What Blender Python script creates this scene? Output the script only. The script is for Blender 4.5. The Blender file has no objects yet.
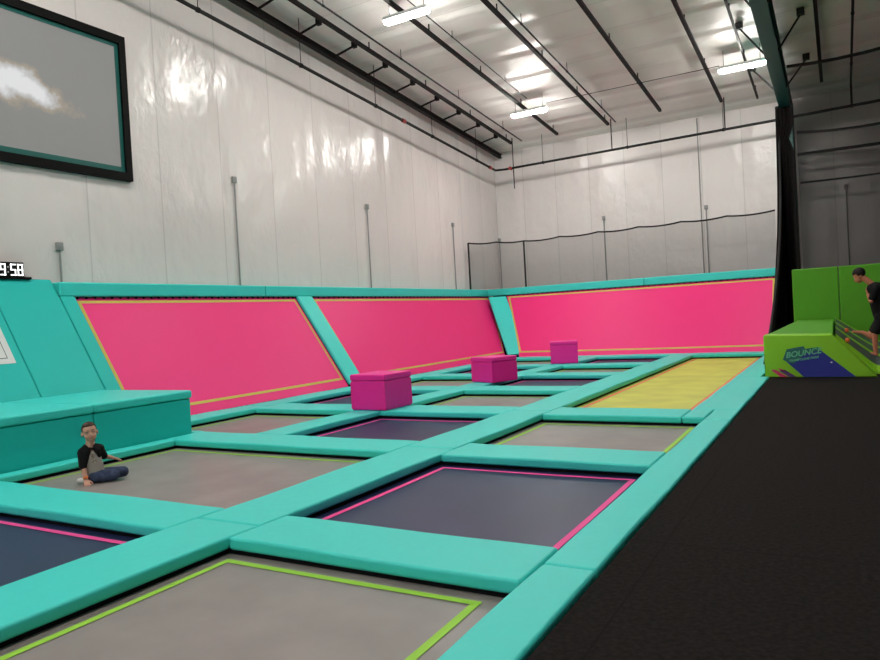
import bpy, bmesh, math, random
from mathutils import Vector, Matrix
random.seed(7)
S = bpy.context.scene
COL = S.collection
PI = math.pi

# ------------------------------------------------------------------ materials
def mat(name, color, rough=.5, spec=.5, bump=0, bscale=40, bdist=.004, emit=None, estr=0, alpha=1, vary=0, vscale=3, metal=0, sheen=0):
    m = bpy.data.materials.new(name); m.use_nodes = True
    nt = m.node_tree; b = nt.nodes['Principled BSDF']
    b.inputs['Base Color'].default_value = (*color, 1)
    b.inputs['Roughness'].default_value = rough
    b.inputs['Specular IOR Level'].default_value = spec
    b.inputs['Metallic'].default_value = metal
    if sheen: b.inputs['Sheen Weight'].default_value = sheen
    tc = nt.nodes.new('ShaderNodeTexCoord')
    if vary:
        n = nt.nodes.new('ShaderNodeTexNoise'); n.inputs['Scale'].default_value = vscale; n.inputs['Detail'].default_value = 5
        nt.links.new(tc.outputs['Object'], n.inputs['Vector'])
        r = nt.nodes.new('ShaderNodeValToRGB')
        r.color_ramp.elements[0].position = .35; r.color_ramp.elements[1].position = .65
        r.color_ramp.elements[0].color = (*[c*(1-vary) for c in color], 1)
        r.color_ramp.elements[1].color = (*[min(1, c*(1+vary)) for c in color], 1)
        nt.links.new(n.outputs['Fac'], r.inputs['Fac']); nt.links.new(r.outputs['Color'], b.inputs['Base Color'])
    if bump:
        n = nt.nodes.new('ShaderNodeTexNoise'); n.inputs['Scale'].default_value = bscale; n.inputs['Detail'].default_value = 3
        nt.links.new(tc.outputs['Object'], n.inputs['Vector'])
        bp = nt.nodes.new('ShaderNodeBump'); bp.inputs['Strength'].default_value = bump; bp.inputs['Distance'].default_value = bdist
        nt.links.new(n.outputs['Fac'], bp.inputs['Height']); nt.links.new(bp.outputs['Normal'], b.inputs['Normal'])
    if emit:
        b.inputs['Emission Color'].default_value = (*emit, 1); b.inputs['Emission Strength'].default_value = estr
    if alpha < 1: b.inputs['Alpha'].default_value = alpha
    return m

def net_mat(name, color, cover):
    # fine knotless netting: two crossed families of cords, the open holes are transparent
    m = bpy.data.materials.new(name); m.use_nodes = True; nt = m.node_tree
    b = nt.nodes['Principled BSDF']; b.inputs['Base Color'].default_value = (*color, 1); b.inputs['Roughness'].default_value = .8
    b.inputs['Alpha'].default_value = cover
    return m

def membrane(name, color, seam_axis, period, phase, rough=.3, bumps=1.0, pillow=.018):
    # white vinyl insulation facing: vertical seams, stretched wrinkles, plastic sheen
    m = bpy.data.materials.new(name); m.use_nodes = True; nt = m.node_tree; L = nt.links
    b = nt.nodes['Principled BSDF']; b.inputs['Roughness'].default_value = rough; b.inputs['Specular IOR Level'].default_value = .5
    N = nt.nodes.new
    g = N('ShaderNodeNewGeometry'); sx = N('ShaderNodeSeparateXYZ'); L.new(g.outputs['Position'], sx.inputs[0])
    def math_(op, a, c=None):
        n = N('ShaderNodeMath'); n.operation = op
        if isinstance(a, (int, float)): n.inputs[0].default_value = a
        else: L.new(a, n.inputs[0])
        if c is not None:
            if isinstance(c, (int, float)): n.inputs[1].default_value = c
            else: L.new(c, n.inputs[1])
        return n.outputs[0]
    u = math_('DIVIDE', math_('SUBTRACT', sx.outputs[seam_axis], phase), period)
    fr = math_('FRACT', math_('ADD', u, 100.0))
    d = math_('MULTIPLY', math_('MINIMUM', fr, math_('SUBTRACT', 1.0, fr)), period)      # distance to the seam in metres
    seam = N('ShaderNodeMapRange'); seam.inputs['From Min'].default_value = .004; seam.inputs['From Max'].default_value = .022
    L.new(d, seam.inputs['Value'])
    pill = N('ShaderNodeMapRange'); pill.interpolation_type = 'SMOOTHSTEP'
    pill.inputs['From Min'].default_value = 0; pill.inputs['From Max'].default_value = .35; L.new(d, pill.inputs['Value'])
    mixc = N('ShaderNodeMix'); mixc.data_type = 'RGBA'
    mixc.inputs['A'].default_value = (*[c*.80 for c in color], 1); mixc.inputs['B'].default_value = (*color, 1)
    L.new(seam.outputs[0], mixc.inputs['Factor']); L.new(mixc.outputs['Result'], b.inputs['Base Color'])
    def noise(scale, stretch, det=3, dist=0):
        mp = N('ShaderNodeMapping'); mp.inputs['Scale'].default_value = stretch; L.new(g.outputs['Position'], mp.inputs[0])
        n = N('ShaderNodeTexNoise'); n.inputs['Scale'].default_value = scale; n.inputs['Detail'].default_value = det
        n.inputs['Distortion'].default_value = dist
        L.new(mp.outputs[0], n.inputs['Vector']); return n.outputs['Fac']
    n1 = noise(1.1, (1, 1, .6)); n2 = noise(5, (1, 1, .55), 3, 1.2); n3 = noise(16, (1, 1, .7), 2, .6)
    msk = noise(.55, (1, 1, 1), 1)
    mk = N('ShaderNodeMapRange'); mk.inputs['From Min'].default_value = .48; mk.inputs['From Max'].default_value = .68; L.new(msk, mk.inputs['Value'])
    h = math_('ADD', math_('MULTIPLY', pill.outputs[0], pillow), math_('MULTIPLY', n1, .09*bumps))
    h = math_('ADD', h, math_('MULTIPLY', math_('MULTIPLY', n2, mk.outputs[0]), .020*bumps))
    h = math_('ADD', h, math_('MULTIPLY', math_('MULTIPLY', n3, mk.outputs[0]), .006*bumps))
    bp = N('ShaderNodeBump'); bp.inputs['Strength'].default_value = 1; bp.inputs['Distance'].default_value = 1
    L.new(h, bp.inputs['Height']); L.new(bp.outputs['Normal'], b.inputs['Normal'])
    return m

M = {}
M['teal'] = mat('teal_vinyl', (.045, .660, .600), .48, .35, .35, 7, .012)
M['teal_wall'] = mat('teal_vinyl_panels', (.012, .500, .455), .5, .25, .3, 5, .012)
M['pink'] = mat('pink_trampoline_weave', (.900, .028, .215), .50, .30, .25, 2.2, .02)
M['grey'] = mat('grey_trampoline_weave', (.270, .240, .230), .42, .5, .15, 260, .001, vary=.10, vscale=2)
M['navy'] = mat('navy_trampoline_weave', (.016, .024, .080), .42, .38, .15, 260, .001, vary=.10, vscale=2)
M['yellow'] = mat('yellow_trampoline_weave', (.600, .620, .100), .5, .35, .15, 200, .001, vary=.10, vscale=1.5)
M['line_green'] = mat('lime_webbing', (.330, .650, .060), .6, .3)
M['line_pink'] = mat('pink_webbing', (.860, .075, .330), .6, .3)
M['line_gold'] = mat('gold_webbing', (.620, .500, .090), .6, .3)
M['line_orange'] = mat('orange_webbing', (.850, .200, .120), .6, .3)
M['black_skirt'] = mat('black_frame_skirt', (.006, .006, .008), .8, .2)
M['magenta'] = mat('magenta_vinyl', (.900, .018, .320), .42, .4, .5, 6, .012)
M['carpet'] = mat('black_carpet', (.0145, .0124, .0118), .95, .06, .6, 180, .004, vary=.28, vscale=35)
M['pit'] = mat('pit_concrete', (.03, .03, .03), .9)
M['wall'] = membrane('white_wall_insulation_left', (.745, .685, .675), 1, 1.60, 9.48, .25, 1.0)
M['wall_far'] = membrane('white_wall_insulation_far', (.710, .665, .655), 0, 1.30, -6.53, .30, .9)
M['ceil'] = membrane('white_roof_insulation', (.880, .855, .820), 1, 1.40, 18.97, .36, .35, .05)
M['steel_dark'] = mat('dark_bronze_steel', (.005, .0035, .003), .6, .2)
M['steel_black'] = mat('black_steel', (.008, .008, .009), .5, .4)
M['steel_teal'] = mat('teal_painted_steel', (.010, .120, .105), .4, .5)
M['pipe'] = mat('black_sprinkler_pipe', (.006, .0055, .0055), .5, .25)
M['red'] = mat('red_coupling', (.35, .03, .03), .5)
M['zinc'] = mat('galvanised_conduit', (.28, .28, .28), .45, .5, metal=.3)
M['boxgrey'] = mat('grey_junction_box', (.30, .30, .295), .5)
M['lens'] = mat('glowing_lamp_lens', (.9, .9, .9), .4, emit=(1.0, .965, .91), estr=205)
M['housing'] = mat('white_lamp_housing', (.7, .7, .7), .4)
M['net'] = net_mat('black_netting', (.010, .009, .009), .38)
M['net_far'] = net_mat('far_black_netting', (.020, .018, .018), .26)
M['net_dense'] = mat('gathered_black_netting', (.006, .005, .005), .9, .06, .3, 18, .02)
M['rope'] = mat('black_rope', (.007, .007, .007), .8)
M['green'] = mat('lime_green_vinyl', (.240, .560, .020), .45, .35, .5, 4, .02)
M['green_dark'] = mat('leaf_green_vinyl', (.080, .310, .013), .55, .25, .5, 3, .03)
M['blue'] = mat('blue_print', (.012, .022, .260), .5)
M['teal_print'] = mat('teal_print', (.012, .115, .110), .5)
M['mint_print'] = mat('mint_print', (.130, .480, .270), .5)
M['pink_print'] = mat('pink_print', (.62, .03, .13), .5)
M['purple_print'] = mat('purple_print', (.10, .03, .16), .5)
M['white'] = mat('white_print', (.72, .72, .72), .6)
M['ink'] = mat('black_print', (.02, .02, .02), .6)
M['redink'] = mat('red_print', (.5, .05, .04), .6)
M['grey_band'] = mat('charcoal_ramp_band', (.050, .070, .078), .5)
M['orange'] = mat('orange_vinyl', (.60, .12, .015), .5)
M['skin'] = mat('skin', (.600, .325, .240), .55, .35)
M['skin2'] = mat('skin_flushed', (.520, .190, .110), .55, .35)
M['hair'] = mat('short_brown_hair', (.055, .032, .020), .75, .3, .6, 120, .004)
M['hair2'] = mat('dark_hair', (.012, .008, .008), .7, .3, .6, 60, .008)
M['shirt_grey'] = mat('heather_grey_cotton', (.36, .34, .31), .9, .2, .4, 14, .01)
M['black_cloth'] = mat('black_cotton', (.008, .008, .009), .9, .2, .4, 14, .01)
M['print'] = mat('faded_chest_print', (.34, .30, .26), .9, .2, vary=.55, vscale=38)
M['jeans'] = mat('blue_denim', (.045, .062, .115), .9, .2, .4, 22, .01, vary=.35, vscale=16)
M['lips'] = mat('lips', (.42, .16, .13), .5)
M['eye_white'] = mat('eye_white', (.42, .38, .35), .4)
M['iris'] = mat('dark_iris', (.02, .015, .012), .3)
M['orange_band'] = mat('orange_paper_band', (.85, .24, .05), .6)
M['screen_frame'] = mat('black_screen_frame', (.002, .002, .002), .6, .12)
M['screen_edge'] = mat('teal_screen_border', (.012, .115, .10), .4, .3)
M['led'] = mat('white_led_digits', (.9, .9, .9), .5, emit=(1, 1, 1), estr=1.1)
M['led_dim'] = mat('dim_led_dots', (.2, .2, .2), .5, emit=(.5, .5, .5), estr=.5)

def screen_mat():
    m = bpy.data.materials.new('projected_cloud_picture'); m.use_nodes = True; nt = m.node_tree; L = nt.links; N = nt.nodes.new
    b = nt.nodes['Principled BSDF']; b.inputs['Roughness'].default_value = .6; b.inputs['Base Color'].default_value = (.14, .14, .14, 1)
    tc = N('ShaderNodeTexCoord')                      # object space: y runs along the wall, z up, metres from screen centre
    mp = N('ShaderNodeMapping'); mp.inputs['Location'].default_value = (0, -.28, -.04)
    mp.inputs['Rotation'].default_value = (math.radians(13), 0, 0)
    L.new(tc.outputs['Object'], mp.inputs[0])
    mp2 = N('ShaderNodeMapping'); mp2.inputs['Scale'].default_value = (0, .62, 1.9); L.new(mp.outputs[0], mp2.inputs[0])
    ln = N('ShaderNodeVectorMath'); ln.operation = 'LENGTH'; L.new(mp2.outputs[0], ln.inputs[0])
    n = N('ShaderNodeTexNoise'); n.inputs['Scale'].default_value = 2.4; n.inputs['Detail'].default_value = 7; n.inputs['Roughness'].default_value = .6
    L.new(tc.outputs['Object'], n.inputs['Vector'])
    sub = N('ShaderNodeMath'); sub.operation = 'SUBTRACT'; L.new(n.outputs['Fac'], sub.inputs[0]); L.new(ln.outputs['Value'], sub.inputs[1])
    r = N('ShaderNodeValToRGB'); e = r.color_ramp.elements
    e[0].position = .0; e[0].color = (.205, .200, .195, 1)
    e[1].position = .42; e[1].color = (1.05, 1.05, 1.08, 1)
    x = e.new(.14); x.color = (.40, .31, .22, 1)
    x = e.new(.25); x.color = (.62, .61, .62, 1)
    mr = N('ShaderNodeMath'); mr.operation = 'ADD'; mr.inputs[1].default_value = .18; L.new(sub.outputs[0], mr.inputs[0])
    L.new(mr.outputs[0], r.inputs['Fac'])
    L.new(r.outputs['Color'], b.inputs['Emission Color']); b.inputs['Emission Strength'].default_value = .56
    return m
M['picture'] = screen_mat()

def carpet_seam(m):
    nt = m.node_tree; L = nt.links; N = nt.nodes.new; b = nt.nodes['Principled BSDF']
    src = b.inputs['Base Color'].links[0].from_socket
    g = N('ShaderNodeNewGeometry'); sx = N('ShaderNodeSeparateXYZ'); L.new(g.outputs['Position'], sx.inputs[0])
    fac = None
    for ax, p in ((1, 4.31), (0, -.98)):
        c = N('ShaderNodeMath'); c.operation = 'COMPARE'; c.inputs[1].default_value = p; c.inputs[2].default_value = .006
        L.new(sx.outputs[ax], c.inputs[0])
        if fac is None: fac = c.outputs[0]
        else:
            mx = N('ShaderNodeMath'); mx.operation = 'MAXIMUM'; L.new(fac, mx.inputs[0]); L.new(c.outputs[0], mx.inputs[1]); fac = mx.outputs[0]
    mix = N('ShaderNodeMix'); mix.data_type = 'RGBA'; mix.inputs['B'].default_value = (.0105, .009, .0085, 1)
    L.new(fac, mix.inputs['Factor']); L.new(src, mix.inputs['A']); L.new(mix.outputs['Result'], b.inputs['Base Color'])
carpet_seam(M['carpet'])
# ------------------------------------------------------------------ mesh helpers
def link(name, bm, material, parent=None, smooth=False, loc=None):
    me = bpy.data.meshes.new(name); bm.normal_update(); bm.to_mesh(me); bm.free()
    if smooth:
        for p in me.polygons: p.use_smooth = True
    mats = material if isinstance(material, (list, tuple)) else [material]
    for m in mats: me.materials.append(m)
    o = bpy.data.objects.new(name, me); COL.objects.link(o)
    if parent is not None: o.parent = parent
    if loc is not None: o.location = loc
    return o

def shift(bm, v):
    for a in bm.verts: a.co += Vector(v)
    return bm

def box(bm, x0, x1, y0, y1, z0, z1, bevel=0, seg=2, mi=0):
    r = bmesh.ops.create_cube(bm, size=1)
    for v in r['verts']:
        v.co = Vector((x0+(v.co.x+.5)*(x1-x0), y0+(v.co.y+.5)*(y1-y0), z0+(v.co.z+.5)*(z1-z0)))
    fs = {f for v in r['verts'] for f in v.link_faces}
    for f in fs: f.material_index = mi
    if bevel:
        es = {e for v in r['verts'] for e in v.link_edges}
        bmesh.ops.bevel(bm, geom=list(es), offset=bevel, segments=seg, profile=.5, affect='EDGES', clamp_overlap=True)
    return bm

def tube(bm, pts, rad, n=8, caps=True, mi=0):
    pts = [Vector(p) for p in pts]; rads = rad if isinstance(rad, (list, tuple)) else [rad]*len(pts)
    rings = []
    prev = None
    for i, p in enumerate(pts):
        d = (pts[min(i+1, len(pts)-1)]-pts[max(i-1, 0)]).normalized()
        if prev is None:
            a = Vector((0, 0, 1)) if abs(d.z) < .9 else Vector((1, 0, 0))
            x = d.cross(a).normalized()
        else:
            x = (prev - d*prev.dot(d)).normalized()
        prev = x; y = d.cross(x)
        rings.append([bm.verts.new(p+(x*math.cos(2*PI*k/n)+y*math.sin(2*PI*k/n))*rads[i]) for k in range(n)])
    for a, b in zip(rings, rings[1:]):
        for k in range(n):
            f = bm.faces.new((a[k], a[(k+1) % n], b[(k+1) % n], b[k])); f.material_index = mi
    if caps:
        f = bm.faces.new(rings[0][::-1]); f.material_index = mi
        f = bm.faces.new(rings[-1]); f.material_index = mi
    return bm

def prism(bm, poly, axis, a0, a1, mi=0):
    """poly: 2-D outline in the plane across `axis`, extruded from a0 to a1"""
    def P3(p, a):
        return {'x': (a, p[0], p[1]), 'y': (p[0], a, p[1]), 'z': (p[0], p[1], a)}[axis]
    A = [bm.verts.new(P3(p, a0)) for p in poly]; B = [bm.verts.new(P3(p, a1)) for p in poly]
    n = len(poly)
    fs = [bm.faces.new(A), bm.faces.new(B[::-1])]
    for i in range(n): fs.append(bm.faces.new((A[i], B[i], B[(i+1) % n], A[(i+1) % n])))
    for f in fs: f.material_index = mi
    bmesh.ops.recalc_face_normals(bm, faces=fs)
    return bm

def grid(bm, nu, nv, fn, mi=0):
    vs = [[bm.verts.new(fn(i/nu, j/nv)) for j in range(nv+1)] for i in range(nu+1)]
    for i in range(nu):
        for j in range(nv):
            f = bm.faces.new((vs[i][j], vs[i+1][j], vs[i+1][j+1], vs[i][j+1])); f.material_index = mi
    return bm

def tag(o, label=None, cat=None, group=None, kind=None):
    if label: o['label'] = label
    if cat: o['category'] = cat
    if group: o['group'] = group
    if kind: o['kind'] = kind
    return o

def thing(name, label, cat, loc=(0, 0, 0), rz=0, group=None):
    o = bpy.data.objects.new(name, None); COL.objects.link(o); o.empty_display_size = .1
    o.location = loc; o.rotation_euler = (0, 0, rz)
    return tag(o, label, cat, group)

def struct(name, bm, m, parent=None):
    o = link(name, bm, m, parent)
    o['kind'] = 'structure'
    return o

def mesh_of(o):       # mesh with world-located verts -> local to its parent Empty
    return o

# ------------------------------------------------------------------ the setting
ROOF_K = .0792
def roof(y): return 7.75 + ROOF_K*(25.3-y)
XW, YW = -11.6, 25.3
XR, YB = 13.0, -19.0
DECK = -.028

bm = bmesh.new()
grid(bm, 1, 1, lambda u, v: Vector((-1.19+u*(XR+1.19), YB+v*(YW-YB), DECK)))
for f in bm.faces: f.material_index = 0
prism(bm, [(-12.0, -1.15), (-1.19, -1.15), (-1.19, -.9), (-12.0, -.9)], 'y', YB, YW, 1)
prism(bm, [(-1.19, -1.15), (XR, -1.15), (XR, DECK-.005), (-1.19, DECK-.005)], 'y', YB, YW, 1)
tag(struct('floor', bm, [M['carpet'], M['pit']]), 'black carpeted deck floor beside the trampolines')

bm = bmesh.new(); prism(bm, [(YB, -1.1), (YW, -1.1), (YW, roof(YW)), (YB, roof(YB))], 'x', XW-.2, XW)
tag(struct('wall_left', bm, M['wall']), 'white vinyl insulated wall on the left')
bm = bmesh.new(); box(bm, XW-.2, XR+.2, YW, YW+.2, -1.1, roof(YW)+.1)
tag(struct('wall_far', bm, M['wall_far']), 'white vinyl insulated wall at the far end')
bm = bmesh.new(); prism(bm, [(YB, -1.1), (YW, -1.1), (YW, roof(YW)), (YB, roof(YB))], 'x', XR, XR+.2)
tag(struct('wall_right', bm, M['wall_far']), 'wall on the right beyond the frame')
bm = bmesh.new(); box(bm, XW-.2, XR+.2, YB-.2, YB, -1.1, roof(YB)+.1)
tag(struct('wall_back', bm, M['wall_far']), 'wall behind the camera')
bm = bmesh.new(); prism(bm, [(YB-.2, roof(YB-.2)), (YW+.2, roof(YW+.2)), (YW+.2, roof(YW+.2)+.2), (YB-.2, roof(YB-.2)+.2)], 'x', XW-.2, XR+.2)
tag(struct('ceiling', bm, M['ceil']), 'white insulated metal roof sloping down to the far wall')

# ------------------------------------------------------------------ trampolines in the floor
BED = -.12
LINE = {'grey': 'line_green', 'navy': 'line_pink', 'yellow': 'line_orange'}
def trampoline(x0, x1, y0, y1, kind, label):
    cx, cy = (x0+x1)/2, (y0+y1)/2
    t = thing('trampoline', label, 'trampoline', (cx, cy, -.9), 0, 'trampolines set in the teal padded grid')
    hx, hy = (x1-x0)/2, (y1-y0)/2
    bm = bmesh.new()
    ex, ey = hx+.04, hy+.04
    n = 10
    grid(bm, n, n, lambda u, v: Vector(((2*u-1)*ex, (2*v-1)*ey, .9+BED-.02*(1-(2*u-1)**2)*(1-(2*v-1)**2))))
    link('jump_bed', bm, M[kind], t, True)
    # border line webbing, sewn on the bed
    a0, a1, b0, b1 = -hx+.06, hx-(.20 if y0 < 1 else .12), -hy+.12, hy-.06
    wd = .05 if kind != 'yellow' else .06
    def zz(x, y): return .9+BED+.004-.02*(1-(x/ex)**2)*(1-(y/ey)**2)
    bm = bmesh.new()
    def strip(xa, ya, xb, yb, dx, dy):
        k = 12; va = []; vb = []
        for i in range(k+1):
            x = xa+(xb-xa)*i/k; y = ya+(yb-ya)*i/k
            va.append(bm.verts.new((x, y, zz(x, y)))); vb.append(bm.verts.new((x+dx, y+dy, zz(x+dx, y+dy))))
        for i in range(k):
            f = bm.faces.new((va[i], va[i+1], vb[i+1], vb[i]))
    strip(a0, b0, a1, b0, 0, wd); strip(a0, b1-wd, a1, b1-wd, 0, wd)
    strip(a0, b0+wd, a0, b1-wd, wd, 0); strip(a1-wd, b0+wd, a1-wd, b1-wd, wd, 0)
    bmesh.ops.recalc_face_normals(bm, faces=bm.faces[:])
    link('border_line', bm, M[LINE[kind]], t)
    # skirted steel frame down to the pit floor
    bm = bmesh.new(); w = .05; o = .05
    for (xa, xb, ya, yb) in ((-hx-o-w, -hx-o, -hy-o-w, hy+o+w), (hx+o, hx+o+w, -hy-o-w, hy+o+w), (-hx-o, hx+o, -hy-o-w, -hy-o), (-hx-o, hx+o, hy+o, hy+o+w)):
        box(bm, xa, xb, ya, yb, .0, .805)
    link('frame', bm, M['black_skirt'], t)
    return t

A0, A1 = -3.67, -1.52         # deckside column
B0, B1 = -6.40, -4.30
C0, C1 = -9.08, -6.92
Y = {1: (3.36, 3.95), 2: (6.27, 6.93), 3: (9.12, 9.85), 4: (11.97, 12.72), 5: (14.85, 15.53), 6: (17.50, 18.20), 7: (20.60, 21.35)}
trampoline(A0, A1, .35, Y[1][0], 'grey', 'grey trampoline with lime green border line, nearest the camera beside the black deck')
trampoline(A0, A1, Y[1][1], Y[2][0], 'navy', 'navy trampoline with pink border line beside the black deck')
trampoline(A0, A1, Y[2][1], Y[3][0], 'grey', 'grey trampoline with green line, between the deckside navy trampoline and the yellow one')
trampoline(A0, -1.80, Y[3][1], Y[7][0], 'yellow', 'long yellow runway trampoline with orange border line')
trampoline(-6.55, B1, .35, Y[1][0], 'navy', 'navy trampoline with pink line at the near left, in front of the boy')
trampoline(-7.70, B1, Y[1][1], Y[2][0], 'grey', 'wide grey trampoline the boy is sitting on')
trampoline(B0, B1, Y[2][1], Y[3][0], 'navy', 'navy trampoline with pink line in front of the nearest magenta cube')
trampoline(B0, B1, Y[3][1], Y[4][0], 'grey', 'grey trampoline just right of the nearest magenta cube')
trampoline(B0, B1, Y[4][1], Y[5][0], 'navy', 'navy trampoline just right of the creased middle magenta cube')
trampoline(B0, B1, Y[5][1], Y[6][0], 'grey', 'small far grey trampoline in front of and right of the farthest magenta cube')
trampoline(B0, B1, Y[6][1], Y[7][0], 'navy', 'farthest navy trampoline, right of the farthest cube under the far pink wall')
trampoline(C0, C1, Y[2][1]+.04, Y[3][0], 'grey', 'grey trampoline past the end of the teal box, below the first pink wall')
trampoline(C0, C1, Y[3][1], Y[4][0], 'navy', 'navy trampoline half hidden behind the nearest magenta cube')
trampoline(C0, C1, Y[4][1], Y[5][0], 'grey', 'grey trampoline left of the middle magenta cube, below the second pink wall')
trampoline(C0, C1, Y[5][1], Y[6][0], 'navy', 'navy trampoline mostly hidden behind the middle magenta cube')
trampoline(C0, C1, Y[6][1], Y[7][0], 'grey', 'farthest grey trampoline, in the corner where the two pink walls meet')

# ------------------------------------------------------------------ pads over the frames
PG = 'teal pads of the trampoline grid'
PT = .085
def pad(x0, x1, y0, y1, label, group=PG, z1=0., th=PT, name='edge_pad', gap=.004):
    x0 += gap; x1 -= gap; y0 += gap; y1 -= gap
    bm = bmesh.new()
    L = max(x1-x0, y1-y0)
    box(bm, x0-(x0+x1)/2, x1-(x0+x1)/2, y0-(y0+y1)/2, y1-(y0+y1)/2, z1-th, z1, .022, 3)
    # slices along the length, then a soft uneven surface
    ax = 0 if (x1-x0) > (y1-y0) else 1
    k = max(2, int(L/.3))
    for i in range(1, k):
        p = -L/2+L*i/k
        no = Vector((1, 0, 0)) if ax == 0 else Vector((0, 1, 0))
        bmesh.ops.bisect_plane(bm, geom=bm.verts[:]+bm.edges[:]+bm.faces[:], plane_co=no*p, plane_no=no)
    ph = random.random()*9
    for v in bm.verts:
        s = v.co[ax]; t = v.co[1-ax]
        if abs(s) < L/2-.05:
            if v.co.z > z1-th*.5: v.co.z += .004*math.sin(s*3.1+ph)
            v.co[1-ax] += .005*math.sin(s*2.3+ph*1.7)*(1 if t > 0 else -1)*.6
    o = link(name, bm, M['teal'], None, True, ((x0+x1)/2, (y0+y1)/2, 0))
    mod = o.modifiers.new('wn', 'WEIGHTED_NORMAL'); mod.keep_sharp = True
    return tag(o, label, 'pad', group)

DX0, DX1 = -1.52, -1.20
pad(DX0, DX1, -.6, 3.66, 'long teal pad along the black deck edge, right of the nearest grey trampoline')
pad(DX0, DX1, 3.66, 8.95, 'long teal pad along the black deck edge beside the deckside navy trampoline')
pad(DX0, DX1, 8.95, 9.85, 'short teal pad along the black deck edge by the near end of the yellow trampoline')
pad(-1.80, DX1, 9.85, 14.2, 'wide teal pad between the near half of the long yellow trampoline and the black deck')
pad(-1.80, -1.34, 14.2, Y[7][0], 'teal pad right of the far half of the yellow trampoline, beside the black netting')
CX0, CX1 = -4.30, -3.67
cj = [-.6, 3.66, 6.60, 9.48, 12.34, 15.2, 17.85, Y[7][0]]
cl = ['teal pad running away from camera between the nearest grey and nearest navy trampolines',
      'teal pad running between the boy\'s grey trampoline and the deckside navy one',
      'lengthwise teal pad between the navy trampoline before the nearest cube and the deckside grey one',
      'lengthwise teal pad at the near left end of the yellow trampoline',
      'lengthwise teal pad between the yellow trampoline and the navy one by the middle cube',
      'lengthwise teal pad between the yellow trampoline and the far grey one',
      'lengthwise teal pad between the yellow trampoline and the farthest navy one']
for i in range(7): pad(CX0, CX1, cj[i], cj[i+1], cl[i])
# cross pads, deckside column
pad(CX1, DX0, *Y[1], 'broad teal cross pad between the nearest grey trampoline and the deckside navy trampoline')
pad(CX1, DX0, *Y[2], 'teal cross pad between the deckside navy trampoline and the grey one behind it')
pad(CX1, -1.80, *Y[3], 'teal cross pad at the near end of the long yellow trampoline')
pad(-1.80, DX0, Y[3][0], 9.85, 'short teal pad piece at the near right corner of the yellow trampoline')
# cross pads, second column
pad(-7.93, CX0, *Y[1], 'teal cross pad just in front of the sitting boy')
pad(-7.94, CX0, *Y[2], 'teal cross pad behind the boy\'s grey trampoline, ending at the teal box')
pad(B0, CX0, *Y[3], 'teal cross pad at the right foot of the nearest magenta cube')
pad(B0, CX0, *Y[4], 'teal cross pad in front of the navy trampoline by the middle magenta cube')
pad(B0, CX0, *Y[5], 'teal cross pad behind the navy trampoline by the middle magenta cube')
pad(B0, CX0, *Y[6], 'teal cross pad in front of the farthest navy trampoline')
# lengthwise pads between second and third column
pad(-7.05, -6.55, -.6, Y[1][0], 'teal pad tip at the left photo edge, left of the near navy trampoline')
dj = [Y[2][1], 9.48, 12.34, 15.2, 17.85, Y[7][0]]
dl = ['lengthwise teal pad from the boy\'s trampoline to the nearest magenta cube',
      'lengthwise teal pad from the nearest magenta cube towards the middle one',
      'lengthwise teal pad under and behind the middle magenta cube',
      'lengthwise teal pad leading up to the farthest magenta cube',
      'lengthwise teal pad behind the farthest magenta cube']
for i in range(5): pad(C1, B0, dj[i], dj[i+1], dl[i])
# third column cross pads
pad(-9.66, -7.95, 6.80, Y[2][1]+.04, 'short teal cross pad tucked behind the far end of the teal box')
pad(C0, C1, *Y[3], 'teal cross pad just left of the nearest magenta cube')
pad(C0, C1, *Y[4], 'teal cross pad between nearest and middle cubes, below the second pink wall')
pad(C0, C1, *Y[5], 'teal cross pad left of the middle magenta cube')
pad(C0, C1, *Y[6], 'teal cross pad seen between the middle and farthest cubes')
# border pads below the pink walls and by the box
bl = ['teal border pad along the foot of the first pink wall, beside the teal box', 'teal border pad under the diagonal divider of the two left pink walls',
      'teal border pad along the near foot of the second pink wall', 'teal border pad along the middle foot of the second pink wall',
      'teal border pad along the far foot of the second pink wall']
bj = [Y[2][1]+.04, 9.48, 12.34, 15.2, 17.85, Y[7][0]]
for i in range(5): pad(-9.66, C0, bj[i], bj[i+1], bl[i])
fx = [-9.66, -7.0, -5.02, -3.2, -1.60]
fl = ['teal border pad in the corner at the left foot of the far pink wall', 'teal border pad right of the farthest cube at the foot of the far pink wall',
      'teal border pad at the far wall foot by the yellow trampoline\'s left corner', 'teal border pad across the far end of the yellow trampoline']
for i in range(4): pad(fx[i], fx[i+1], *Y[7], fl[i])
pad(-7.94, -7.70, Y[1][1], Y[2][0], 'narrow teal pad strip along the foot of the big teal box, behind the boy')

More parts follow.
